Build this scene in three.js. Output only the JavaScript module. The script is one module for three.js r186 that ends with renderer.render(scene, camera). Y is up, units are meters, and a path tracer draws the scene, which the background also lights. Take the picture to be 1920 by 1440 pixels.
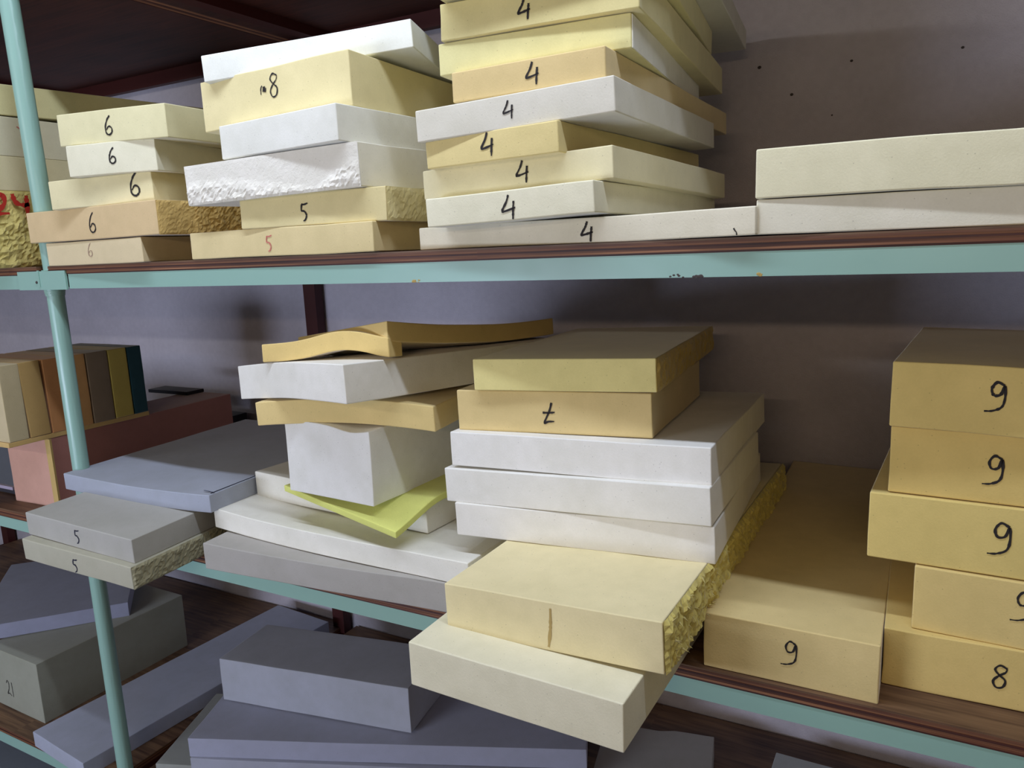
import * as THREE from 'three';
import { mergeGeometries } from 'three/addons/utils/BufferGeometryUtils.js';
import { RectAreaLightUniformsLib } from 'three/addons/lights/RectAreaLightUniformsLib.js';

// ---------------------------------------------------------------- renderer, camera, exposure
const renderer = new THREE.WebGLRenderer({ antialias: true });
renderer.toneMapping = THREE.LinearToneMapping;
renderer.toneMappingExposure = 0.78;
renderer.shadowMap.enabled = true;
RectAreaLightUniformsLib.init();
const scene = new THREE.Scene();
scene.background = new THREE.Color(0x0b0b0d);
const camera = new THREE.PerspectiveCamera(53.39, 4 / 3, 0.05, 30);
camera.position.set(1.9197, 1.6802, 1.1293);
camera.up.set(-0.0491, 0.983, -0.177);
camera.lookAt(1.9197 - 0.4783, 1.6802 - 0.1786, 1.1293 - 0.8598);
camera.updateMatrixWorld();

// ---------------------------------------------------------------- lights (each sits at a fitting built below)
const LAMP = { x: 1.2, y: 2.83, z: 0.38, len: 2.2, power: 104, color: 0xdce8ff };         // cool tube hanging over the aisle
const WALL_LAMP = { x: -0.5, y: 2.36, z: 2.78, len: 1.5, power: 55, color: 0xf8f6f2 };     // white tube on the opposite wall, left
const WARM_LAMP = { x: 2.0, y: 2.12, z: 2.78, len: 1.2, power: 52, color: 0xffe0b8 };      // warm tube on the opposite wall, right
const WINDOW = { x: -0.2, y: 1.02, z: 2.86, w: 1.5, h: 0.5, power: 26, color: 0xd6e2ff };  // low frosted window opposite
function areaLight(o, w, h, dir) {
  const l = new THREE.RectAreaLight(o.color, o.power, w, h);
  l.position.set(o.x, o.y, o.z); l.lookAt(o.x + dir[0], o.y + dir[1], o.z + dir[2]);
  scene.add(l); return l;
}
areaLight({ ...LAMP, y: LAMP.y - 0.022 }, LAMP.len, 0.045, [0, -1, 0.0001]);
areaLight({ ...WALL_LAMP, z: WALL_LAMP.z - 0.022 }, WALL_LAMP.len, 0.05, [0, 0, -1]);
areaLight({ ...WARM_LAMP, z: WARM_LAMP.z - 0.022 }, WARM_LAMP.len, 0.05, [0, 0, -1]);
areaLight({ ...WINDOW, z: WINDOW.z - 0.012 }, WINDOW.w, WINDOW.h, [0, 0, -1]);

// ---------------------------------------------------------------- helpers
let seed = 7;
const rnd = () => { seed = (seed * 1664525 + 1013904223) >>> 0; return seed / 4294967296; };
const hash = (a, b, c) => { let h = (a * 374761393 + b * 668265263 + c * 2147483647) | 0; h = Math.imul(h ^ (h >>> 13), 1274126177); return ((h ^ (h >>> 16)) >>> 0) / 4294967296; };
function noise(x, y, s = 0) {               // smooth value noise, 0..1
  const i = Math.floor(x), j = Math.floor(y), f = x - i, g = y - j, u = f * f * (3 - 2 * f), v = g * g * (3 - 2 * g);
  return (hash(i, j, s) * (1 - u) + hash(i + 1, j, s) * u) * (1 - v) + (hash(i, j + 1, s) * (1 - u) + hash(i + 1, j + 1, s) * u) * v;
}
function tileNoise(x, y, p, s) {            // the same, repeating every p cells
  const i = Math.floor(x), j = Math.floor(y), f = x - i, g = y - j, u = f * f * (3 - 2 * f), v = g * g * (3 - 2 * g), m = (a) => ((a % p) + p) % p;
  return (hash(m(i), m(j), s) * (1 - u) + hash(m(i + 1), m(j), s) * u) * (1 - v) + (hash(m(i), m(j + 1), s) * (1 - u) + hash(m(i + 1), m(j + 1), s) * u) * v;
}
const sstep = (a, b, x) => { const t = Math.min(1, Math.max(0, (x - a) / (b - a))); return t * t * (3 - 2 * t); };
function dataTex(n, fn, srgb) {
  const d = new Uint8Array(n * n * 4);
  for (let j = 0; j < n; j++) for (let i = 0; i < n; i++) { const c = fn(i, j); d.set([c[0], c[1], c[2], 255], (j * n + i) * 4); }
  const t = new THREE.DataTexture(d, n, n); t.wrapS = t.wrapT = THREE.RepeatWrapping; t.magFilter = THREE.LinearFilter; t.minFilter = THREE.LinearMipmapLinearFilter; t.generateMipmaps = true;
  if (srgb) t.colorSpace = THREE.SRGBColorSpace; t.needsUpdate = true; return t;
}
const g3 = (v) => [v, v, v];
// open-cell foam: fine pores over soft mottling
const foamBump = dataTex(512, (i, j) => {
  let v = 0.45 * tileNoise(i / 2, j / 2, 256, 1) + 0.35 * tileNoise(i / 4, j / 4, 128, 2) + 0.2 * tileNoise(i / 32, j / 32, 16, 3);
  if (hash(i >> 1, j >> 1, 9) > 0.985) v -= 0.35; return g3(Math.max(0, Math.min(255, v * 255)));
});
foamBump.repeat.set(1 / 0.26, 1 / 0.26);
const foamTint = dataTex(512, (i, j) => {
  const n = 0.5 * tileNoise(i / 64, j / 64, 8, 4) + 0.3 * tileNoise(i / 16, j / 16, 32, 5) + 0.2 * tileNoise(i / 2, j / 2, 256, 6);
  const v = 236 + n * 19 - (hash(i, j, 11) > 0.9993 ? 60 : 0); return [v, v, v - (1 - n) * 5];
}, true);
foamTint.repeat.set(1 / 0.5, 1 / 0.5);
const woodTex = (a, b, s, sx, sy) => { const A = new THREE.Color(a), B = new THREE.Color(b); const t = dataTex(512, (i, j) => {
  const w = tileNoise(i / 128, j / 8, 64, s), f = tileNoise(i / 32, j / 2, 256, s + 1), st = tileNoise(i / 64, j / 64, 8, s + 2);
  const k = Math.min(1, Math.max(0, 0.5 * w + 0.35 * f + 0.5 * st - 0.18));
  const c = A.clone().lerp(B, k).getHex(THREE.SRGBColorSpace); return [c >> 16, (c >> 8) & 255, c & 255]; }, true); t.repeat.set(sx, sy); return t; };
const std = (o) => new THREE.MeshStandardMaterial(o);
const foamCache = {};
function foam(color, tornBump) {
  const k = color + (tornBump || '');
  return foamCache[k] ||= new THREE.MeshPhysicalMaterial({ color, roughness: 0.93, sheen: 0.7, sheenColor: 0xffffff, sheenRoughness: 0.8, map: foamTint, bumpMap: foamBump, bumpScale: tornBump || 0.00016 });
}
const M = {
  mint: std({ color: 0x93b8aa, roughness: 0.32, bumpMap: dataTex(256, (i, j) => g3(255 * (0.6 * tileNoise(i / 32, j / 32, 8, 21) + 0.4 * tileNoise(i / 8, j / 8, 32, 22)))), bumpScale: 0.0006 }),
  red: std({ color: 0x46140f, roughness: 0.6 }),
  plyTop: std({ map: woodTex('#3b2218', '#8a6a4c', 31, 1.6, 2), roughness: 0.55 }),
  plyA: std({ map: woodTex('#62351f', '#9c6d4a', 41, 1, 3), roughness: 0.6 }),
  plyB: std({ map: woodTex('#2c120d', '#5c2d20', 45, 1, 3), roughness: 0.6 }),
  plyC: std({ map: woodTex('#48251a', '#7f5439', 49, 1, 3), roughness: 0.6 }),
  wall: std({ color: 0xdfd8e0, roughness: 0.85, map: dataTex(512, (i, j) => { const n = 0.5 * tileNoise(i / 128, j / 128, 4, 61) + 0.3 * tileNoise(i / 32, j / 32, 16, 62) + 0.2 * tileNoise(i / 4, j / 4, 128, 63); const v = 222 + 33 * n; return [v, v, v]; }, true), bumpMap: foamBump, bumpScale: 0.0012 }),
  room: std({ color: 0xd6cec0, roughness: 0.9 }),
  ceiling: std({ color: 0xc9c4b8, roughness: 0.9 }),
  floor: std({ color: 0x6a635c, roughness: 0.6 }),
  ink: std({ color: 0x231d1b, roughness: 0.8 }), inkBlue: std({ color: 0x1b1d33, roughness: 0.8 }), inkRed: std({ color: 0xc97468, roughness: 0.85 }),
  paintRed: std({ color: 0xb92a1a, roughness: 0.8 }), inkFaint: std({ color: 0xa98d78, roughness: 0.9 }), crease: std({ color: 0xb59c62, roughness: 0.95 }),
  chip: std({ color: 0xb59a58, roughness: 0.8 }), speck: std({ color: 0x4a423f, roughness: 0.9 }), metal: std({ color: 0xd8d8d4, roughness: 0.5 }),
};
M.wall.map.repeat.set(0.7, 0.7);
const used = {};
function numbered(n) { used[n] = (used[n] || 0) + 1; return used[n] === 1 ? n : n + '_' + String(used[n] - 1).padStart(3, '0'); }
function shadow(o) { o.castShadow = o.receiveShadow = true; return o; }
function mesh(name, geo, mat, parent) { const m = shadow(new THREE.Mesh(geo, mat)); m.name = parent && parent !== scene ? name : numbered(name); (parent || scene).add(m); return m; }
function tag(o, label, category, group) { o.userData.label = label; o.userData.category = category; if (group) o.userData.group = group; return o; }
function struct(name, geo, mat) { const m = mesh(name, geo, mat, scene); m.userData.kind = 'structure'; return m; }
function bx(x0, x1, y0, y1, z0, z1) {       // box between corners, uv in metres
  const g = new THREE.BoxGeometry(x1 - x0, y1 - y0, z1 - z0); g.translate((x0 + x1) / 2, (y0 + y1) / 2, (z0 + z1) / 2); metreUV(g); return g;
}
function metreUV(g) {
  const p = g.attributes.position, n = g.attributes.normal, uv = new Float32Array(p.count * 2);
  for (let i = 0; i < p.count; i++) {
    const ax = Math.abs(n.getX(i)), ay = Math.abs(n.getY(i)), az = Math.abs(n.getZ(i));
    const [u, v] = ay >= ax && ay >= az ? [p.getX(i), p.getZ(i)] : ax > az ? [p.getZ(i), p.getY(i)] : [p.getX(i), p.getY(i)];
    uv[2 * i] = u; uv[2 * i + 1] = v;
  }
  g.setAttribute('uv', new THREE.BufferAttribute(uv, 2));
}
// box with softly rounded edges; x in -w/2..w/2, y in 0..h, z in -d..0; bend(p) may deform it
function foamGeo(w, h, d, { r = 0.0022, bend, seg = 14, wob = 0.0009, id = 0 } = {}) {
  const half = [w / 2, h / 2, d / 2], lines = half.map((H, k) => {
    const n = k === 1 ? Math.max(3, Math.round(h / 0.03)) : seg, a = [-H, -H + r];
    for (let i = 1; i < n; i++) a.push(-H + r + (2 * H - 2 * r) * i / n);
    a.push(H - r, H); return a;
  });
  const pos = [], idx = [], uv = [], map = new Map(), same = [], off = [rnd() * 5, rnd() * 5];
  for (let ax = 0; ax < 3; ax++) for (const s of [-1, 1]) {
    const b = (ax + 1) % 3, c = (ax + 2) % 3, B = lines[b], Cc = lines[c], base = pos.length / 3;
    for (const q of Cc) for (const t of B) {
      const P = [0, 0, 0]; P[ax] = s * half[ax]; P[b] = t; P[c] = q;
      const key = P.map((v) => Math.round(v * 1e5)).join();
      const inn = P.map((v, k) => Math.max(-half[k] + r, Math.min(half[k] - r, v))), nrm = new THREE.Vector3(P[0] - inn[0], P[1] - inn[1], P[2] - inn[2]).normalize();
      const o = new THREE.Vector3(inn[0] + nrm.x * r, inn[1] + nrm.y * r + h / 2, inn[2] + nrm.z * r - d / 2);
      // hand-cut edges waver slightly (never on the inked front plane)
      o.y += wob * (noise(o.x * 9, o.z * 9, id * 7 + 1) - 0.5) * 2; o.x += wob * 1.5 * (noise(o.y * 25, o.z * 8, id * 7 + 2) - 0.5);
      const u0 = P[b], v0 = P[c];
      if (bend) bend(o);
      if (!map.has(key)) map.set(key, map.size); same.push(map.get(key));
      pos.push(o.x, o.y, o.z);
      if (ax === 0) uv.push(P[2] + off[0], P[1] + off[1]); else if (ax === 1) uv.push(P[0] + off[0], P[2] + off[1]); else uv.push(P[0] + off[0], P[1] + off[1]);
    }
    const nb = B.length;
    for (let j = 0; j < Cc.length - 1; j++) for (let i = 0; i < nb - 1; i++) {
      const a = base + j * nb + i, e = a + 1, f = a + nb, g = f + 1;
      if (s > 0) idx.push(a, e, g, a, g, f); else idx.push(a, g, e, a, f, g);
    }
  }
  const acc = new Float32Array(map.size * 3), A = new THREE.Vector3(), B2 = new THREE.Vector3(), C2 = new THREE.Vector3();
  for (let i = 0; i < idx.length; i += 3) {
    A.fromArray(pos, idx[i] * 3); B2.fromArray(pos, idx[i + 1] * 3); C2.fromArray(pos, idx[i + 2] * 3);
    B2.sub(A); C2.sub(A); B2.cross(C2);
    for (let k = 0; k < 3; k++) { const q = same[idx[i + k]] * 3; acc[q] += B2.x; acc[q + 1] += B2.y; acc[q + 2] += B2.z; }
  }
  const nor = []; for (const q of same) { A.fromArray(acc, q * 3).normalize(); nor.push(A.x, A.y, A.z); }
  const g = new THREE.BufferGeometry();
  g.setAttribute('position', new THREE.Float32BufferAttribute(pos, 3)); g.setAttribute('normal', new THREE.Float32BufferAttribute(nor, 3)); g.setAttribute('uv', new THREE.Float32BufferAttribute(uv, 2)); g.setIndex(idx);
  return g;
}
// ragged patch over one face: du x dv metres, bumps of height amp; place(u, v, out) gives the point
function tornGeo(du, dv, amp, cell, place, id, cut) {
  const nu = Math.max(2, Math.round(du / cell)), nv = Math.max(3, Math.round(dv / cell)), pos = [], idx = [], uv = [];
  for (let j = 0; j <= nv; j++) for (let i = 0; i <= nu; i++) {
    const e = (i === 0 || i === nu || j === 0 || j === nv) ? 0.15 : 1, u = i / nu * du, v = j / nv * dv;
    const k = cut ? cut(u / du, v / dv) : 1;
    const a = (noise(u / (cell * 3.2), v / (cell * 3.2), id) * 0.55 + hash(i, j, id + 5) * 0.45) * amp * e * k + 0.0008;
    const ju = e < 1 ? 0 : (hash(i, j, id + 6) - 0.5) * cell * 0.7, jv = e < 1 ? 0 : (hash(i, j, id + 7) - 0.5) * cell * 0.7;
    pos.push(...place(u + ju, v + jv, a)); uv.push(u, v);
  }
  for (let j = 0; j < nv; j++) for (let i = 0; i < nu; i++) { const a = j * (nu + 1) + i; idx.push(a, a + 1, a + nu + 2, a, a + nu + 2, a + nu + 1); }
  let g = new THREE.BufferGeometry();
  g.setAttribute('position', new THREE.Float32BufferAttribute(pos, 3)); g.setAttribute('uv', new THREE.Float32BufferAttribute(uv, 2)); g.setIndex(idx);
  g = g.toNonIndexed(); g.computeVertexNormals(); return g;
}
// marker strokes, each a polyline in a unit box (y up)
const GLYPH = {
  4: [[[0.52, 1.0], [0.36, 0.72], [0.06, 0.38], [0.3, 0.36], [0.95, 0.47]], [[0.86, 0.74], [0.8, 0.4], [0.76, 0.0]]],
  6: [[[0.72, 1.0], [0.42, 0.8], [0.18, 0.45], [0.2, 0.12], [0.5, 0.0], [0.8, 0.14], [0.78, 0.36], [0.5, 0.44], [0.24, 0.26]]],
  5: [[[0.36, 0.93], [0.3, 0.6], [0.58, 0.54], [0.78, 0.32], [0.64, 0.08], [0.42, 0.0]], [[0.34, 0.93], [0.62, 0.92], [0.96, 0.98]]],
  8: [[[0.84, 0.9], [0.5, 1.0], [0.26, 0.8], [0.46, 0.58], [0.78, 0.36], [0.68, 0.06], [0.36, 0.0], [0.2, 0.26], [0.44, 0.52], [0.76, 0.72], [0.84, 0.9]]],
  9: [[[0.86, 0.9], [0.56, 1.0], [0.36, 0.78], [0.46, 0.56], [0.72, 0.6], [0.86, 0.88], [0.9, 0.5], [0.8, 0.18], [0.46, 0.03], [0.12, 0.0]]],
  7: [[[0.72, 1.0], [0.52, 0.56], [0.14, 0.0], [0.44, 0.06], [0.86, 0.07]], [[0.04, 0.5], [0.5, 0.5], [0.92, 0.53]]],
  21: [[[0.04, 0.82], [0.2, 1.0], [0.4, 0.86], [0.34, 0.5], [0.06, 0.12], [0.3, 0.16], [0.62, 0.04]], [[0.84, 0.98], [0.86, 0.5], [0.88, 0.0]]],
  scribble: [[[0.0, 0.1], [0.06, 0.6], [0.3, 0.85]], [[0.36, 0.3], [0.5, 0.7], [0.58, 0.3], [0.72, 0.72], [0.8, 0.25], [0.92, 0.6]]],
  tick: [[[0.1, 1.0], [0.35, 0.65], [0.6, 0.45], [0.7, 0.0]]],
  line: [[[0.55, 1.0], [0.52, 0.6], [0.48, 0.35], [0.4, 0.0]]],
  dash: [[[0.0, 0.62], [0.5, 0.45], [1.0, 0.25]]],
  24: [[[0.02, 0.85], [0.22, 0.95], [0.26, 0.6], [0.0, 0.22], [0.0, 0.18], [0.36, 0.2]], [[0.5, 1.0], [0.56, 0.68], [0.74, 0.55], [0.95, 0.6]], [[0.88, 0.95], [0.86, 0.5], [0.84, 0.0]]],
  y: [[[0.0, 0.7], [0.3, 0.5], [0.5, 0.3]], [[0.95, 1.0], [0.6, 0.4], [0.9, 0.0]]],
};
function inkGeo(kind, u, v, size, wide, place, asp = 0.72, fat = 0) {
  const gs = [];
  for (const st of GLYPH[kind]) {
    const c = new THREE.CatmullRomCurve3(st.map(([a, b]) => new THREE.Vector3((a - 0.5) * size * asp, (b - 0.5) * size, 0)), false, 'catmullrom', 0.5);
    const n = 10 * st.length, pts = c.getPoints(n), pos = [], idx = [];
    pts.forEach((p, i) => {
      const q = pts[Math.min(n, i + 1)].clone().sub(pts[Math.max(0, i - 1)]).normalize(), t = i / n;
      const W = wide * (0.62 + 0.55 * noise(i * 0.35, size * 900, 3)) * (1 - 0.35 * sstep(0.8, 1, t)) * 0.5 + fat;
      for (const s of [-1, 1]) pos.push(...place(u + p.x - q.y * W * s, v + p.y + q.x * W * s));
      if (i) { const a = (i - 1) * 2; idx.push(a, a + 2, a + 3, a, a + 3, a + 1); }
    });
    const g = new THREE.BufferGeometry(); g.setAttribute('position', new THREE.Float32BufferAttribute(pos, 3)); g.setIndex(idx); g.computeVertexNormals(); gs.push(g);
  }
  return mergeGeometries(gs);
}
// one block of foam: name, label, [x,y,z] of its front bottom middle, [yaw,pitch,roll] degrees, [w,h,d], colour
let blockId = 0;
const D2R = Math.PI / 180;
function block(name, label, [x, y, z], [yaw, pitch, roll], [w, h, d], color, o = {}) {
  const id = ++blockId, g = new THREE.Group(); g.name = numbered(name); scene.add(g);
  g.position.set(x, y, z); g.rotation.set(pitch * D2R, yaw * D2R, roll * D2R, 'YXZ');
  tag(g, label, o.category || 'foam block', o.group);
  const front = (u, v) => { const p = new THREE.Vector3(u, v, 0.0009); if (o.bend) o.bend(p); return [p.x, p.y, p.z]; };
  mesh('foam_body', foamGeo(w, h, d, { id, bend: o.bend, r: o.r, seg: o.seg, wob: o.wob }), foam(color), g);
  for (const [kind, u, v, size, ink, wide] of o.ink || []) {
    const named = { scribble: 'pen_scribble', tick: 'pen_tick', line: 'crease_line', dash: 'pen_tick' }[kind] || 'handwritten_number';
    mesh(named, inkGeo(kind, u, v, size, (wide || 0.0036) * 1.1, front), M[ink || 'ink'], g);
  }
  if (o.torn) {
    const t = o.torn, side = t.face === 'right', L = side ? (t.to || d) - (t.from || 0) : w, z0 = -(t.from || 0);
    const place = side ? (u, v, a) => [w / 2 + a, v, z0 - u] : (u, v, a) => [-w / 2 + u, v, a];
    const pt = mesh('torn_face', tornGeo(L, h, t.amp || 0.006, t.cell || 0.0045, place, id * 13, t.cut), foam(t.color || color, 0.0004), g);
    pt.userData.label = t.label || 'ragged torn foam face';
  }
  if (o.extra) o.extra(g, { w, h, d });
  return g;
}
const arch = (k, w, c = 0) => (p) => { const t = (p.x - c) / (w / 2); p.y -= k * t * t; };

// ================================================================ the room
const X0 = -3.4, X1 = 4.2, ZB = -0.97, ZF = 2.9, H = 3.15, T = 0.15;
struct('floor', bx(X0 - T, X1 + T, -T, 0, ZB - T, ZF + T), M.floor);
struct('ceiling', bx(X0 - T, X1 + T, H, H + T, ZB - T, ZF + T), M.ceiling);
const wallBack = struct('wall_back', bx(X0 - T, X1 + T, 0, H, ZB - T, ZB), M.wall);
struct('wall_left', bx(X0 - T, X0, 0, H, ZB, ZF), M.room);
struct('wall_right', bx(X1, X1 + T, 0, H, ZB, ZF), M.room);
{
  const a = WINDOW.x - WINDOW.w / 2, b = WINDOW.x + WINDOW.w / 2, c = WINDOW.y - WINDOW.h / 2, e = WINDOW.y + WINDOW.h / 2;
  struct('wall_front', mergeGeometries([bx(X0 - T, a, 0, H, ZF, ZF + T), bx(b, X1 + T, 0, H, ZF, ZF + T), bx(a, b, 0, c, ZF, ZF + T), bx(a, b, e, H, ZF, ZF + T)]), M.room);
  const win = new THREE.Group(); win.name = 'window_1'; win.userData.kind = 'structure'; scene.add(win);
  const fr = 0.04;
  mesh('window_frame', mergeGeometries([bx(a, b, c, c + fr, ZF - 0.02, ZF + 0.1), bx(a, b, e - fr, e, ZF - 0.02, ZF + 0.1), bx(a, a + fr, c + fr, e - fr, ZF - 0.02, ZF + 0.1), bx(b - fr, b, c + fr, e - fr, ZF - 0.02, ZF + 0.1), bx(WINDOW.x - 0.02, WINDOW.x + 0.02, c + fr, e - fr, ZF - 0.02, ZF + 0.1)]), M.metal, win);
  mesh('frosted_pane', bx(a + fr, b - fr, c + fr, e - fr, ZF + 0.02, ZF + 0.03), std({ color: 0xdfe6ff, emissive: 0xdfe6ff, emissiveIntensity: 0.8, roughness: 0.6 }), win);
}
for (const [sx, sy, s] of [[1.506, 2.095, 0.004], [1.585, 2.02, 0.0035], [1.72, 2.08, 0.003], [1.95, 2.075, 0.003], [1.68, 1.96, 0.002], [0.31, 1.42, 0.004]]) {
  const g = new THREE.SphereGeometry(s, 8, 6); g.scale(1.2, 1, 0.35); g.translate(sx, sy, ZB + 0.0005); mesh('wall_speck', g, M.speck, wallBack);
}

// ================================================================ lamps
function lampFixture(o, dir, label) {
  const t = new THREE.Group(); t.name = numbered('tube_lamp'); scene.add(t); t.position.set(o.x, o.y, o.z); tag(t, label, 'lamp');
  const glow = std({ color: 0xffffff, emissive: o.color, emissiveIntensity: 2.2, roughness: 0.5 });
  const c = new THREE.CylinderGeometry(0.014, 0.014, o.len - 0.06, 16); c.rotateZ(Math.PI / 2); mesh('glowing_tube', c, glow, t);
  for (const s of [-1, 1]) { const k = new THREE.CylinderGeometry(0.017, 0.017, 0.03, 16); k.rotateZ(Math.PI / 2); k.translate(s * (o.len / 2 - 0.015), 0, 0); mesh('end_cap', k, M.metal, t); }
  if (dir === 'down') {
    mesh('batten', bx(-o.len / 2, o.len / 2, 0.018, 0.07, -0.03, 0.03), M.metal, t);
    for (const s of [-0.8, 0.8]) { const r = new THREE.CylinderGeometry(0.005, 0.005, H - o.y - 0.07, 8); r.translate(s, (H - o.y + 0.07) / 2, 0); mesh('hanging_rod', r, M.metal, t); }
  } else mesh('batten', bx(-o.len / 2, o.len / 2, -0.03, 0.03, 0.018, ZF - o.z), M.metal, t);
}
lampFixture(LAMP, 'down', 'white fluorescent tube hanging over the aisle before the shelves');
lampFixture(WALL_LAMP, 'wall', 'white fluorescent tube fixed to the wall opposite the shelves');
lampFixture(WARM_LAMP, 'wall', 'warm fluorescent tube fixed to the wall opposite the right end of the shelves');

// ================================================================ the rack and its boards
const LV = [{ b: [0.200, 0.237], top: 0.258 }, { b: [0.951, 0.9835], top: 1.007 }, { b: [1.623, 1.6575], top: 1.678 }, { b: [2.340, 2.375], top: 2.396 }];
const XL = -2.3, XR = 2.5;
{
  const rack = new THREE.Group(); rack.name = numbered('shelving_rack'); scene.add(rack);
  tag(rack, 'steel shelving rack of mint green front posts and beams with dark red rear posts', 'shelving');
  const tube = (x0, y0, x1, y1, r, z = 0) => { const len = Math.hypot(x1 - x0, y1 - y0), g = new THREE.CylinderGeometry(r, r, len, 28); g.rotateZ(-Math.atan2(x1 - x0, y1 - y0)); g.translate((x0 + x1) / 2, (y0 + y1) / 2, z); return g; };
  for (const x of [XL, 0, XR]) {
    mesh('front_post', tube(x + 0.001, 0, x + 0.004, 1.61, 0.0200), M.mint, rack);
    mesh('upper_post', tube(x + 0.010, 1.645, x - 0.013, 2.48, 0.0215), M.mint, rack);
    const bp = mesh('rear_post', bx(x - 0.058, x - 0.004, 0, 2.48, ZB + 0.012, ZB + 0.05), M.red, rack); bp.userData.label = 'dark red rear post';
  }
  for (const L of LV) for (const [a, b] of [[XL + 0.1, -0.1], [0.1, XR - 0.1]]) {
    const bm = mesh('front_beam', mergeGeometries([bx(a, b, L.b[0], L.b[1], 0.014, 0.02), bx(a, b, L.b[1] - 0.005, L.b[1], -0.02, 0.014)]), M.mint, rack);
    bm.userData.label = 'mint green angle iron beam';
    const q = L === LV[3] ? -0.012 : 0;
    mesh('rear_beam', bx(a - 0.1, b + 0.1, L.b[0] + q, L.b[1], ZB + 0.05, ZB + 0.075), M.red, rack);
  }
  const beam = rack.children.filter((c) => c.name === 'front_beam')[5];   // chipped paint along the lower edge of the upper beam
  for (const [cx, n, sp, mat] of [[1.115, 9, 0.022, M.chip], [1.60, 12, 0.05, M.speck], [1.71, 5, 0.02, M.chip]]) for (let i = 0; i < n; i++) {
    const g = new THREE.IcosahedronGeometry(0.0012 + rnd() * 0.0016, 1); g.scale(1.3, 0.8, 0.2); g.translate(cx + (rnd() - 0.5) * sp, 1.6235 + rnd() * rnd() * 0.006, 0.0201); mesh('paint_chip', g, mat, beam); }
  for (const L of LV) for (const x of [XL, 0, XR]) {
    const y0 = L.b[0] - 0.002, y1 = L.b[1] + 0.009, br = mesh('corner_bracket', mergeGeometries([bx(x - 0.102, x + 0.097, y0, y1, 0.0205, 0.026), bx(x - 0.102, x - 0.03, y0 + 0.004, y1, 0.008, 0.0205)]), M.mint, rack);
    const sl = new THREE.CylinderGeometry(0.0228, 0.0228, y1 - y0 + 0.004, 24); sl.translate(x + 0.003, (y0 + y1) / 2, 0); mesh('socket', sl, M.mint, br);
    const co = new THREE.CylinderGeometry(0.024, 0.0215, 0.016, 24); co.translate(x + 0.003, y0 - 0.008, 0); mesh('collar', co, M.mint, br);
    const ri = new THREE.SphereGeometry(0.0035, 10, 8); ri.translate(x - 0.022, (y0 + y1) / 2 - 0.004, 0.026); mesh('rivet', ri, M.speck, br);
    mesh('weld_seam', bx(x - 0.012, x - 0.007, y0 + 0.008, y1 + 0.002, 0.0255, 0.0285), M.mint, br);
  }
  for (const x of [-1.25, 0.165, 1.35]) mesh('joist', bx(x - 0.022, x + 0.022, LV[3].b[0] + 0.006, LV[3].b[1], ZB + 0.075, 0.012), M.red, rack);
  for (const L of LV.slice(0, 3)) for (const x of [XL, 0, XR]) mesh('side_beam', bx(x - 0.045, x - 0.027, L.b[0], L.b[1], ZB + 0.05, -0.02), M.red, rack);
}
const shelfWords = ['bottom', 'middle', 'upper', 'topmost'];
LV.forEach((L, k) => [[XL + 0.03, -0.024, 'left'], [0.024, XR - 0.03, 'right']].forEach(([a, b, side]) => {
  const t = new THREE.Group(); t.name = numbered('shelf_board'); scene.add(t); t.position.set((a + b) / 2, L.b[1], 0);
  tag(t, `dark brown plywood board of the ${shelfWords[k]} shelf, in the bay ${side} of the mint post`, 'shelf');
  const n = 7, th = (L.top - L.b[1]) / n, hw = (b - a) / 2;
  for (let i = 0; i < n; i++) { const m = i === n - 1 ? M.plyTop : [M.plyB, M.plyA, M.plyC][i % 3]; const e = [0, 0.0012, 0.0003, 0.001, 0, 0.0014, 0.0006][i];
    mesh('ply_layer', bx(-hw, hw, i * th, (i + 1) * th, ZB + 0.012, 0.0205 + e), m, t); }
}));

// ================================================================ upper shelf
const WHITE = 0xf1efe4, MILK = 0xeee8cb, CREAM = 0xebdfb0, PALE = 0xece2a8, YELLOW = 0xe6d58a, BEIGE = 0xe3cfa4;
const six = 'foam blocks marked 6', four = 'foam blocks marked 4', nine = 'foam blocks marked 9';
// far left stack, seen along its right sides
{
  const sideInk = (kind, u, v, size, wide, ink, fat) => (g, { w }) => mesh('painted_number', inkGeo(kind, u, v, size, wide, (a, b) => [w / 2 + 0.0012, b, -a], 1.1, fat), M[ink], g);
  block('foam_block', 'thick yellow foam block with a shaggy torn side, behind the upper mint post', [-0.31, 1.678, 0.075], [0, 0, 0], [0.36, 0.19, 0.72], YELLOW, { torn: { face: 'right', amp: 0.016, cell: 0.0065, color: 0xdccb7c, cut: (u, v) => 0.25 + 0.75 * sstep(0.85, 0.55, v), label: 'shaggy torn yellow side' }, extra: (g, { w }) => {
    mesh('painted_number', inkGeo('24', 0.075, 0.152, 0.06, 0.012, (a, b) => [w / 2 + 0.013, b, -a], 1.5), M.paintRed, g); } });
  block('foam_block', 'smooth dull cream foam block lying directly on the shaggy torn block', [-0.31, 1.868, 0.07], [0, 0, 0], [0.36, 0.085, 0.72], 0xe2d6ab);
  block('foam_block', 'pale grey-cream foam block with a small red pen mark on its side', [-0.31, 1.953, 0.07], [0, 0, 0], [0.36, 0.096, 0.72], 0xe0d8b8, { extra: sideInk('y', 0.125, 0.07, 0.022, 0.003, 'inkRed') });
  block('foam_block', 'yellow foam block on top of the far left stack, under the dark shelf', [-0.31, 2.049, 0.07], [0, 2, 0], [0.36, 0.074, 0.72], PALE);
}
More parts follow.
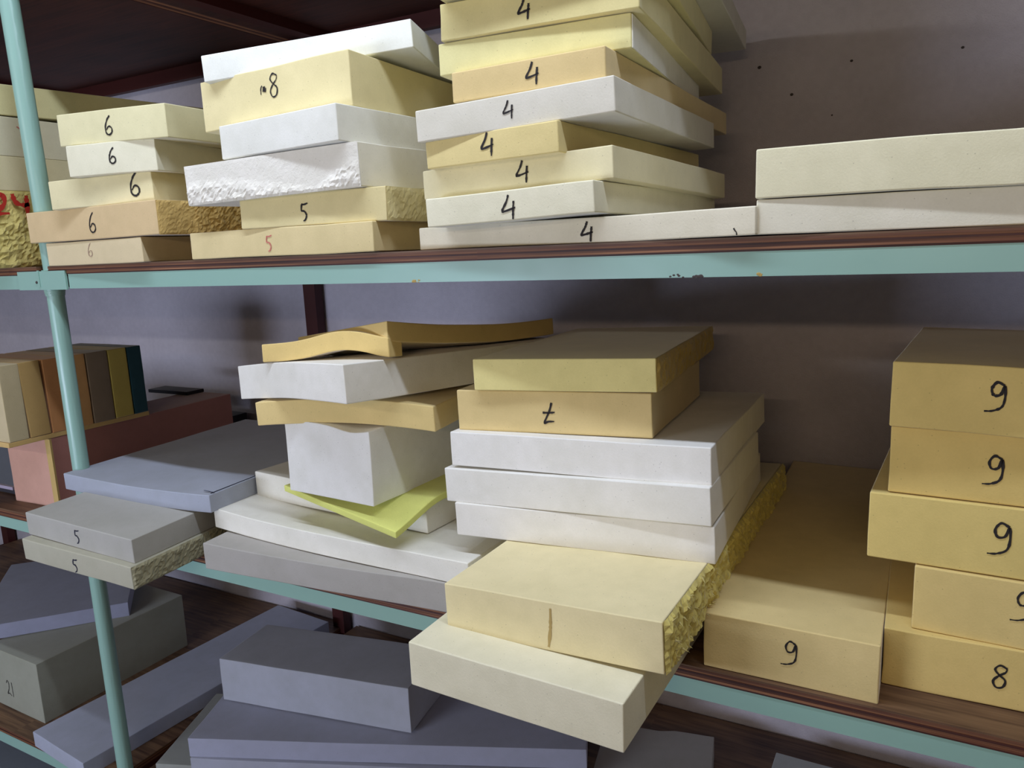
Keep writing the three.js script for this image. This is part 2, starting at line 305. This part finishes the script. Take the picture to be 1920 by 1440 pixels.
// stack of sixes
block('foam_block', 'cream foam block with a faint faded 6, at the bottom beside the mint post', [0.224, 1.678, 0.032], [-1.6, 0.1, 0], [0.369, 0.054, 0.6], BEIGE, { ink: [[6, -0.006, 0.033, 0.03, 'inkFaint', 0.002]], group: undefined });
block('foam_block', 'tan foam block marked 6 with a torn brown right side, crossing before the post', [0.228, 1.734, 0.035], [-1.3, -0.1, 0], [0.495, 0.072, 0.6], 0xe0c391, { ink: [[6, 0.017, 0.037, 0.044]], torn: { face: 'right', amp: 0.012, color: 0xd9b870, cut: (u) => 0.25 + 0.75 * sstep(0.08, 0.25, u), label: 'ragged golden torn side' } });
block('foam_block', 'cream foam block with the largest 6, written near its right end', [0.277, 1.806, 0.029], [8.5, 0, 0.6], [0.305, 0.064, 0.6], CREAM, { ink: [[6, 0.104, 0.039, 0.049, 'ink', 0.0045]] });
block('foam_block', 'narrow milky foam block marked 6, second from the top beside the post', [0.340, 1.870, 0.035], [12.3, 0.3, -0.1], [0.237, 0.067, 0.6], MILK, { ink: [[6, 0.005, 0.038, 0.033]] });
block('foam_block', 'ivory foam block marked 6, topmost of the stack beside the mint post', [0.347, 1.936, 0.032], [6.6, 0.6, -1.2], [0.317, 0.068, 0.6], 0xece3b4, { ink: [[6, -0.004, 0.035, 0.039]] });
// stack with the 8
block('foam_block', 'cream foam block with a pink 5, flat on the upper shelf', [0.796, 1.679, 0.029], [-0.3, -0.3, 0], [0.485, 0.054, 0.6], 0xe6d29c, { ink: [[5, -0.017, 0.025, 0.031, 'inkRed', 0.0026]] });
block('foam_block', 'cream foam block with a black 5, under the chipped white block', [0.889, 1.733, 0.026], [2.5, -0.3, -0.1], [0.349, 0.060, 0.6], 0xe8d8a0, { ink: [[5, -0.014, 0.025, 0.033]], torn: { face: 'right', amp: 0.003, cell: 0.006, color: 0xe2d398, label: 'streaky cut side' } });
block('foam_block', 'long white foam block with a chipped flaky front face', [0.806, 1.790, 0.041], [1.6, 0.8, 1.0], [0.437, 0.077, 0.6], 0xf1ecdc, { ink: [['tick', 0.13, 0.066, 0.008, 'ink', 0.0015]], torn: { face: 'front', amp: 0.007, cell: 0.005, color: 0xf2ede0, cut: (u, v) => 0.1 + 0.9 * sstep(0.62, 0.35, v + 0.9 * Math.max(0, u - 0.25) - 0.7 * sstep(0.75, 0.95, u)), label: 'flaky chipped front' } });
block('foam_block', 'small unmarked white foam block below the block marked 8', [0.843, 1.871, 0.048], [-3.8, -0.3, 0.6], [0.316, 0.063, 0.6], WHITE);
block('foam_block', 'thick cream foam block marked 8 with a scribble before it, on the upper shelf', [0.808, 1.933, 0.011], [1.3, -0.8, 1.4], [0.375, 0.096, 0.6], 0xebdca6, { ink: [[8, 0.006, 0.062, 0.041, 'ink', 0.0028], ['scribble', -0.02, 0.058, 0.021, 'ink', 0.0024]] });
block('foam_slab', 'wide white foam slab turned askew on top of the block marked 8', [0.857, 2.031, -0.032], [16.9, -1.8, 3.5], [0.432, 0.050, 0.6], 0xf0f0e6);
// stack of fours
block('foam_slab', 'longest pale slab marked 4, flat on the shelf beneath the other fours', [1.404, 1.679, 0.010], [-4.9, -0.1, 0.1], [0.599, 0.039, 0.6], 0xece4cc, { ink: [[4, 0.04, 0.017, 0.031], ['tick', 0.272, 0.006, 0.010, 'ink', 0.0016]] });
block('foam_block', 'ivory foam block marked 4, lying second from the bottom of the fours', [1.320, 1.719, 0.049], [-2.6, -0.3, 1.3], [0.311, 0.047, 0.6], MILK, { ink: [[4, 0.007, 0.020, 0.038]] });
block('foam_block', 'ivory foam block marked 4, third from the bottom, its right end jutting out', [1.314, 1.768, 0.014], [-3.3, -1.3, 1.3], [0.359, 0.049, 0.56], 0xece1b6, { ink: [[4, 0.022, 0.026, 0.035]] });
block('foam_block', 'shortest butter yellow block marked 4, tucked under the grainy white one', [1.286, 1.814, 0.033], [-4, -0.5, 1.1], [0.255, 0.047, 0.63], 0xe8d494, { ink: [[4, -0.002, 0.026, 0.037]] });
block('foam_block', 'grainy greyish white block marked 4 with an overhanging right end', [1.325, 1.860, 0.033], [0.4, 0, 1.5], [0.352, 0.051, 0.59], 0xe4decd, { ink: [[4, 0, 0.028, 0.028, 'ink', 0.003]] });
block('foam_block', 'tan foam block marked 4, lying on the grainy white one', [1.349, 1.913, 0.022], [-0.3, -0.5, 0.3], [0.268, 0.047, 0.73], 0xe3c98e, { ink: [[4, 0.014, 0.025, 0.034]] });
block('foam_block', 'unmarked light yellow foam block between two fours, pale on its right side', [1.348, 1.960, -0.005], [5.9, 0.1, 0.3], [0.323, 0.050, 0.6], 0xeae1a2, { extra: (g, { w, h, d }) => { mesh('pale_side', bx(w / 2 - 0.001, w / 2 + 0.0008, 0.0015, h - 0.0015, -d + 0.003, -0.002), foam(0xf0ecdd), g).userData.label = 'whiter right side'; } });  // thin whiter sheet covers the right side
block('foam_block', 'cream yellow block with a 4 cut by the top of the picture', [1.360, 2.012, 0.002], [4.4, -0.8, 0.1], [0.331, 0.057, 0.73], 0xe8da9c, { ink: [[4, -0.017, 0.026, 0.031]] });
block('foam_block', 'yellow foam block at the very top of the fours, mostly above the picture', [1.379, 2.069, 0.023], [7.4, 0.3, -0.5], [0.349, 0.050, 0.65], 0xe8dc9c);
block('foam_slab', 'white foam slab jutting right from the top of the fours, close to the wall', [1.379, 2.1205, -0.05], [6, 0, 0], [0.40, 0.044, 0.80], 0xefebdc);
// right pair
block('foam_block', 'lower of two long unmarked ivory blocks at the right of the upper shelf', [1.995, 1.679, 0.010], [3.6, -0.1, -0.3], [0.59, 0.047, 0.5], 0xf0ead4);
block('foam_block', 'upper of two long unmarked ivory blocks at the right of the upper shelf', [1.995, 1.726, 0.022], [1.7, -0.1, -0.5], [0.59, 0.065, 0.5], 0xefe8c4);

// ================================================================ middle shelf, left bay
block('foam_block', 'pink foam block with a tan strip down its corner, left of the mint post', [-0.307, 1.007, -0.043], [3, 0, 0], [0.200, 0.200, 0.66], 0xd6a592, { extra: (g, { w, h, d }) => {
  const m = mesh('edge_strip', bx(w / 2 - 0.020, w / 2 + 0.0012, 0.0005, h - 0.0005, -0.004, 0.0015), foam(0xcdae6a), g); m.userData.label = 'tan edge strip';
  const s = mesh('shaded_side', bx(w / 2, w / 2 + 0.0012, 0.001, h - 0.001, -d + 0.002, -0.004), foam(0xb57c70), g); s.userData.label = 'pink side with shade in its colour'; } });  // darker pink puts the shade of the right side into the colour
block('foam_sheet', 'thin tan foam sheet under the row of upright slabs, on the pink block', [-0.355, 1.208, 0.060], [0.3, 0, 0], [0.30, 0.013, 0.42], 0xd9b470, { category: 'foam sheet', r: 0.001 });
{
  const row = [[0.056, 0.052, 0xcdbb92, 'cream upright foam slab at the near end of the row on the pink block', 0], [0.0, 0.056, 0xc6a263, 'amber upright foam slab, second from the near end of the row', 1.5], [-0.060, 0.058, 0xcf9159, 'rust orange upright foam slab partly behind the mint post', 0.5], [-0.121, 0.058, 0xd8a568, 'light orange upright foam slab showing just right of the mint post', 0], [-0.182, 0.066, 0x8f7c64, 'brownish grey upright foam slab in the row', 0], [-0.250, 0.059, 0xcdb659, 'mustard yellow upright foam slab beside the teal one', 0], [-0.312, 0.046, 0x1e4a52, 'dark teal upright foam slab at the far end of the row', 0]];
  for (const [z, th, c, label, p] of row) block('foam_slab', label, [-0.355, 1.2215, z], [0, p, 0], [0.30, 0.206, th], c, { category: 'foam slab', seg: 6, group: undefined });
}
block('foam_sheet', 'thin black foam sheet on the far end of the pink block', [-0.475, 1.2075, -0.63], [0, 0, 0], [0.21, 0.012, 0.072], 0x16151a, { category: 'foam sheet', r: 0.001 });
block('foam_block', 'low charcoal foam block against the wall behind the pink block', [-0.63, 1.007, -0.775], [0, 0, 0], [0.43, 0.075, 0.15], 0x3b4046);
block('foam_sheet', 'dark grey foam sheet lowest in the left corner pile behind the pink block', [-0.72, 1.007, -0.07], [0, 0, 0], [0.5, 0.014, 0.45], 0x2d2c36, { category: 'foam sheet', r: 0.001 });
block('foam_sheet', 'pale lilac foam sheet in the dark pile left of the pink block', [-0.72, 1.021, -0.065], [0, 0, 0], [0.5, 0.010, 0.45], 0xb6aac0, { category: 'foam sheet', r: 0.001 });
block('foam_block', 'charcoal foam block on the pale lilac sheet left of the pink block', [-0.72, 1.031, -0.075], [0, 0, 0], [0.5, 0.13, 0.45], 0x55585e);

// ================================================================ middle shelf, grey pile and white pile
const GREY = 0xb3b0a8;
block('foam_block', 'warm grey foam block marked 5 with a rough torn right side, jutting out lowest', [0.276, 1.002, 0.205], [1.4, 1.8, -1.5], [0.382, 0.051, 0.6], 0xb5b19c, { ink: [[5, -0.002, 0.019, 0.032, 'inkBlue', 0.003]], torn: { face: 'right', amp: 0.008, color: 0x9c9678, label: 'rough torn side' } });
block('foam_block', 'smooth grey foam block marked 5, between the torn grey block and the bluish slab', [0.269, 1.054, 0.188], [0.6, 1.7, -1.5], [0.381, 0.055, 0.6], GREY, { ink: [[5, -0.001, 0.028, 0.033, 'inkBlue', 0.003]] });
block('foam_slab', 'broad blue-grey foam slab with a dark pen dash, on the grey blocks marked 5', [0.262, 1.117, 0.038], [2.5, 0.2, -0.1], [0.512, 0.042, 0.62], 0xa7acba, { bend: (p) => { const t = p.x / 0.256; p.y -= 0.007 * (1 - t * t) * sstep(-0.5, 0, p.z); }, extra: (g, { w, h }) => {
  mesh('pen_tick', inkGeo('dash', 0.238, -0.018, 0.012, 0.0035, (u, v) => [u, h + 0.0012, -v - 0.036], 3.2), M.inkBlue, g);
  mesh('cut_line', bx(w / 2 - 0.006, w / 2 - 0.0045, h, h + 0.0012, -0.3, -0.01), M.inkBlue, g); } });
block('foam_slab', 'broad warm grey foam slab at the bottom of the white pile, over the mint beam', [0.851, 1.007, 0.053], [4.4, 0.1, -0.2], [0.62, 0.060, 0.6], 0xb0aba4, { bend: (p) => { const t = (p.x + 0.02) / 0.31; p.y -= (p.y > 0.03 ? 1 : 0.15) * 0.005 * Math.max(0, 1 - t * t * 1.4); } });
block('foam_slab', 'wide sagging white foam slab lying on the warm grey slab', [0.850, 1.067, 0.018], [-1.9, -0.2, 0.3], [0.70, 0.046, 0.6], 0xf2eee2, { bend: (p) => { const t = p.x / 0.35; p.y += 0.006 * t * t * (t < 0 ? 1.2 : 0) - 0.003 * (1 - t * t); } });
block('foam_block', 'white foam block under the lime sheet, between the wide slab and the tall cube', [0.782, 1.1135, -0.086], [-4.8, -0.4, 0.1], [0.53, 0.062, 0.6], 0xf0ecdf);
block('foam_sheet', 'thin lime yellow foam sheet drooping from under the tall white block', [0.876, 1.1765, 0.004], [-7.5, 0, 0], [0.345, 0.0135, 0.42], 0xe9ec82, { category: 'foam sheet', r: 0.0015, seg: 30, wob: 0, bend: (p) => {
  const t = sstep(-0.13, 0.03, p.z), u = Math.max(0, p.x / 0.345 + 0.5); p.y -= 0.040 * t * u; p.z += 0.012 * u * t; } });
block('foam_block', 'tall white foam block on the lime yellow sheet', [0.861, 1.188, 0.008], [-3.6, -0.5, -0.1], [0.237, 0.155, 0.6], 0xf4f2ec, { bend: (p) => { if (p.y > 0.08) p.y -= 0.010 * Math.exp(-Math.pow((p.x - 0.07) / 0.05, 2)) * sstep(-0.12, 0, p.z); } });
block('foam_slab', 'orange-yellow foam slab sagging over the tall white block', [0.892, 1.3435, -0.011], [9, -0.1, 1.6], [0.412, 0.050, 0.6], 0xe9cf8d, { seg: 24, bend: arch(0.012, 0.412, -0.03) });
block('foam_block', 'white foam slab askew between two orange-yellow foam pieces', [0.793, 1.396, 0.030], [-16, -1.9, 5.0], [0.42, 0.073, 0.6], 0xf2eee4, { bend: (p) => { const t = p.x / 0.21; p.y -= 0.006 * t * t; } });
block('foam_sheet', 'short curled orange-yellow foam sheet in front on the top of the white pile', [0.873, 1.474, 0.007], [2.9, -5.4, 3.6], [0.315, 0.037, 0.045], 0xe9cb82, { category: 'foam sheet', seg: 24, bend: (p) => { const t = (p.x - 0.05) / 0.085; p.y += 0.017 * Math.exp(-t * t) - 0.004 * sstep(0.09, 0.16, p.x); } });
block('foam_sheet', 'long orange-yellow foam sheet humped up over the curled one on the white pile', [0.881, 1.492, -0.036], [-13.3, -8.5, 8.6], [0.30, 0.038, 0.5], 0xe8cb86, { category: 'foam sheet', seg: 24, bend: (p) => { const t = -p.z / 0.5; p.y += 0.030 * t * t - 0.004 * Math.sin(Math.PI * t); } });

// ================================================================ middle shelf, stack with the 7
block('foam_block', 'cream foam block at the bottom, jutting furthest out over the mint beam', [1.409, 1.0075, 0.263], [-1.7, 0.9, -0.3], [0.357, 0.074, 0.6], 0xf1eacc);
block('foam_block', 'long yellow foam block with a shaggy right side, under the three white blocks', [1.440, 1.083, 0.193], [-1, -0.4, 2], [0.362, 0.078, 0.84], 0xf0e1b0, { ink: [['line', 0.007, 0.037, 0.062, 'crease', 0.0045]], torn: { face: 'right', amp: 0.013, cell: 0.005, color: 0xdccb74, label: 'shaggy torn yellow side' }, extra: (g, { w, h }) => {  // front crease is a flat, slightly darker ribbon; nothing is indented
  const sp = []; for (let i = 0; i < 34; i++) { const c = new THREE.ConeGeometry(0.0008 + rnd() * 0.0014, 0.005 + rnd() * 0.009, 5); c.rotateZ(-Math.PI / 2 - 0.9 + rnd() * 1.8); c.rotateY((rnd() - 0.5) * 1.4); c.translate(w / 2 + 0.010 + rnd() * 0.006, rnd() * h, -0.02 - Math.pow(rnd(), 1.4) * 0.3); sp.push(c); }
  const m = mesh('torn_fibres', mergeGeometries(sp), foam(0xe6d992), g); m.userData.kind = 'stuff'; } });
block('foam_block', 'lowest of three thick white blocks, resting on the shaggy yellow block', [1.397, 1.158, -0.013], [2.5, -0.2, 1.5], [0.478, 0.063, 0.47], 0xf3efe6);
block('foam_block', 'middle one of three thick white blocks, its left corner furthest out', [1.384, 1.222, -0.011], [0.8, -0.8, 2.1], [0.495, 0.064, 0.40], 0xf3f0e8);
block('foam_block', 'uppermost of three thick white blocks, just below the block marked 7', [1.388, 1.287, -0.021], [1.7, -1.2, 1.2], [0.48, 0.064, 0.51], 0xf4f1ea);
block('foam_block', 'tan foam block marked with a crossed 7', [1.338, 1.350, -0.047], [3.7, -0.6, 1.4], [0.368, 0.076, 0.39], 0xe4cb8e, { ink: [[7, 0, 0.038, 0.036, 'ink', 0.0036]] });
block('foam_block', 'light yellow foam block with a torn right side, topmost above the 7', [1.363, 1.428, -0.044], [6, -1.5, 1.2], [0.333, 0.057, 0.62], 0xeee098, { torn: { face: 'right', amp: 0.007, cell: 0.008, color: 0xdcbf6a, label: 'chipped golden torn side' } });

// ================================================================ middle shelf, nines
block('foam_block', 'long low tan block marked 9, lying alone flat on the shelf left of the nines', [1.752, 1.007, 0.013], [0.3, 0, -0.6], [0.252, 0.092, 0.90], 0xecd494, { ink: [[9, 0.002, 0.052, 0.039, 'ink', 0.0028]] });
block('foam_block', 'yellow foam block marked 8 at the bottom of the stack of nines', [2.042, 1.0075, -0.049], [0.9, 0, -0.3], [0.325, 0.091, 0.80], 0xe9cd80, { ink: [[8, -0.015, 0.048, 0.034, 'ink', 0.003]] });
block('foam_block', 'narrow pale tan block with a 9 cut off by the edge of the picture', [2.075, 1.0985, -0.052], [-2.9, 0, 0], [0.32, 0.098, 0.6], 0xe8ce86, { ink: [[9, -0.029, 0.064, 0.043, 'ink', 0.003]] });
block('foam_block', 'yellow block marked 9 that juts out furthest left, middle of its stack', [2.053, 1.198, -0.058], [-2.8, 0, 0.2], [0.404, 0.101, 0.6], 0xe9d080, { ink: [[9, -0.038, 0.056, 0.046, 'ink', 0.0036]] });
block('foam_block', 'yellow block marked 9, second from the top of the right hand stack', [2.082, 1.3005, -0.062], [-3.2, -0.2, -0.2], [0.415, 0.099, 0.6], 0xe8ca7a, { ink: [[9, -0.08, 0.048, 0.041, 'ink', 0.0034]] });
block('foam_block', 'yellow block marked 9, topmost of the right hand stack', [2.080, 1.400, -0.045], [-4.1, 0, -0.8], [0.415, 0.094, 0.43], 0xe8cc7e, { ink: [[9, -0.083, 0.053, 0.040, 'ink', 0.0036]] });

// ================================================================ bottom shelf
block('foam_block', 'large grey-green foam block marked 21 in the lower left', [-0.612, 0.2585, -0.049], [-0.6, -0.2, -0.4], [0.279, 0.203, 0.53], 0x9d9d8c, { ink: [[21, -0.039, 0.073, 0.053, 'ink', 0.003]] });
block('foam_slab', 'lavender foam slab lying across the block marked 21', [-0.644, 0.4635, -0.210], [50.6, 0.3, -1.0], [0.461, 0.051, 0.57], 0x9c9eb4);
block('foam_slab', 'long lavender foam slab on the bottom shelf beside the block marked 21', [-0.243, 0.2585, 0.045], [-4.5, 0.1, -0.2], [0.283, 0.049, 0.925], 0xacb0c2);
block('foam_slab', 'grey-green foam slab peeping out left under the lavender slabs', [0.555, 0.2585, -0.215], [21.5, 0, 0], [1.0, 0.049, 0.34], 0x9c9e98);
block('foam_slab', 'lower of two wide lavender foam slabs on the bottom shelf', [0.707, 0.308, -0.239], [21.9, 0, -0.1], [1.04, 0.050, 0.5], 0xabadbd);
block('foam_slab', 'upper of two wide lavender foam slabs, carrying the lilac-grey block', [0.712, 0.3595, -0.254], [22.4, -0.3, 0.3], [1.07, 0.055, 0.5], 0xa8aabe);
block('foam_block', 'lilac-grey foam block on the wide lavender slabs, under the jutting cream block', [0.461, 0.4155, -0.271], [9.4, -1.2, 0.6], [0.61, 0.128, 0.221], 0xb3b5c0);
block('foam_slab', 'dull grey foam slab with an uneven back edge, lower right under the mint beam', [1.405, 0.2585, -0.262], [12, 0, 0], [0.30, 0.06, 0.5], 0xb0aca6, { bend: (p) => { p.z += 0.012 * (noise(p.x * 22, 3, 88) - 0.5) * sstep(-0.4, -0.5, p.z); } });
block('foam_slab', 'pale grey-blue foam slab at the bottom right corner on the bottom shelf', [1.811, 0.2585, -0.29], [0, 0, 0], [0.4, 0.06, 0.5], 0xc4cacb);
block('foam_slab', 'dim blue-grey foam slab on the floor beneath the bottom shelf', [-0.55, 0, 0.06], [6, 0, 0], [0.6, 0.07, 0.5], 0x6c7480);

renderer.render(scene, camera);
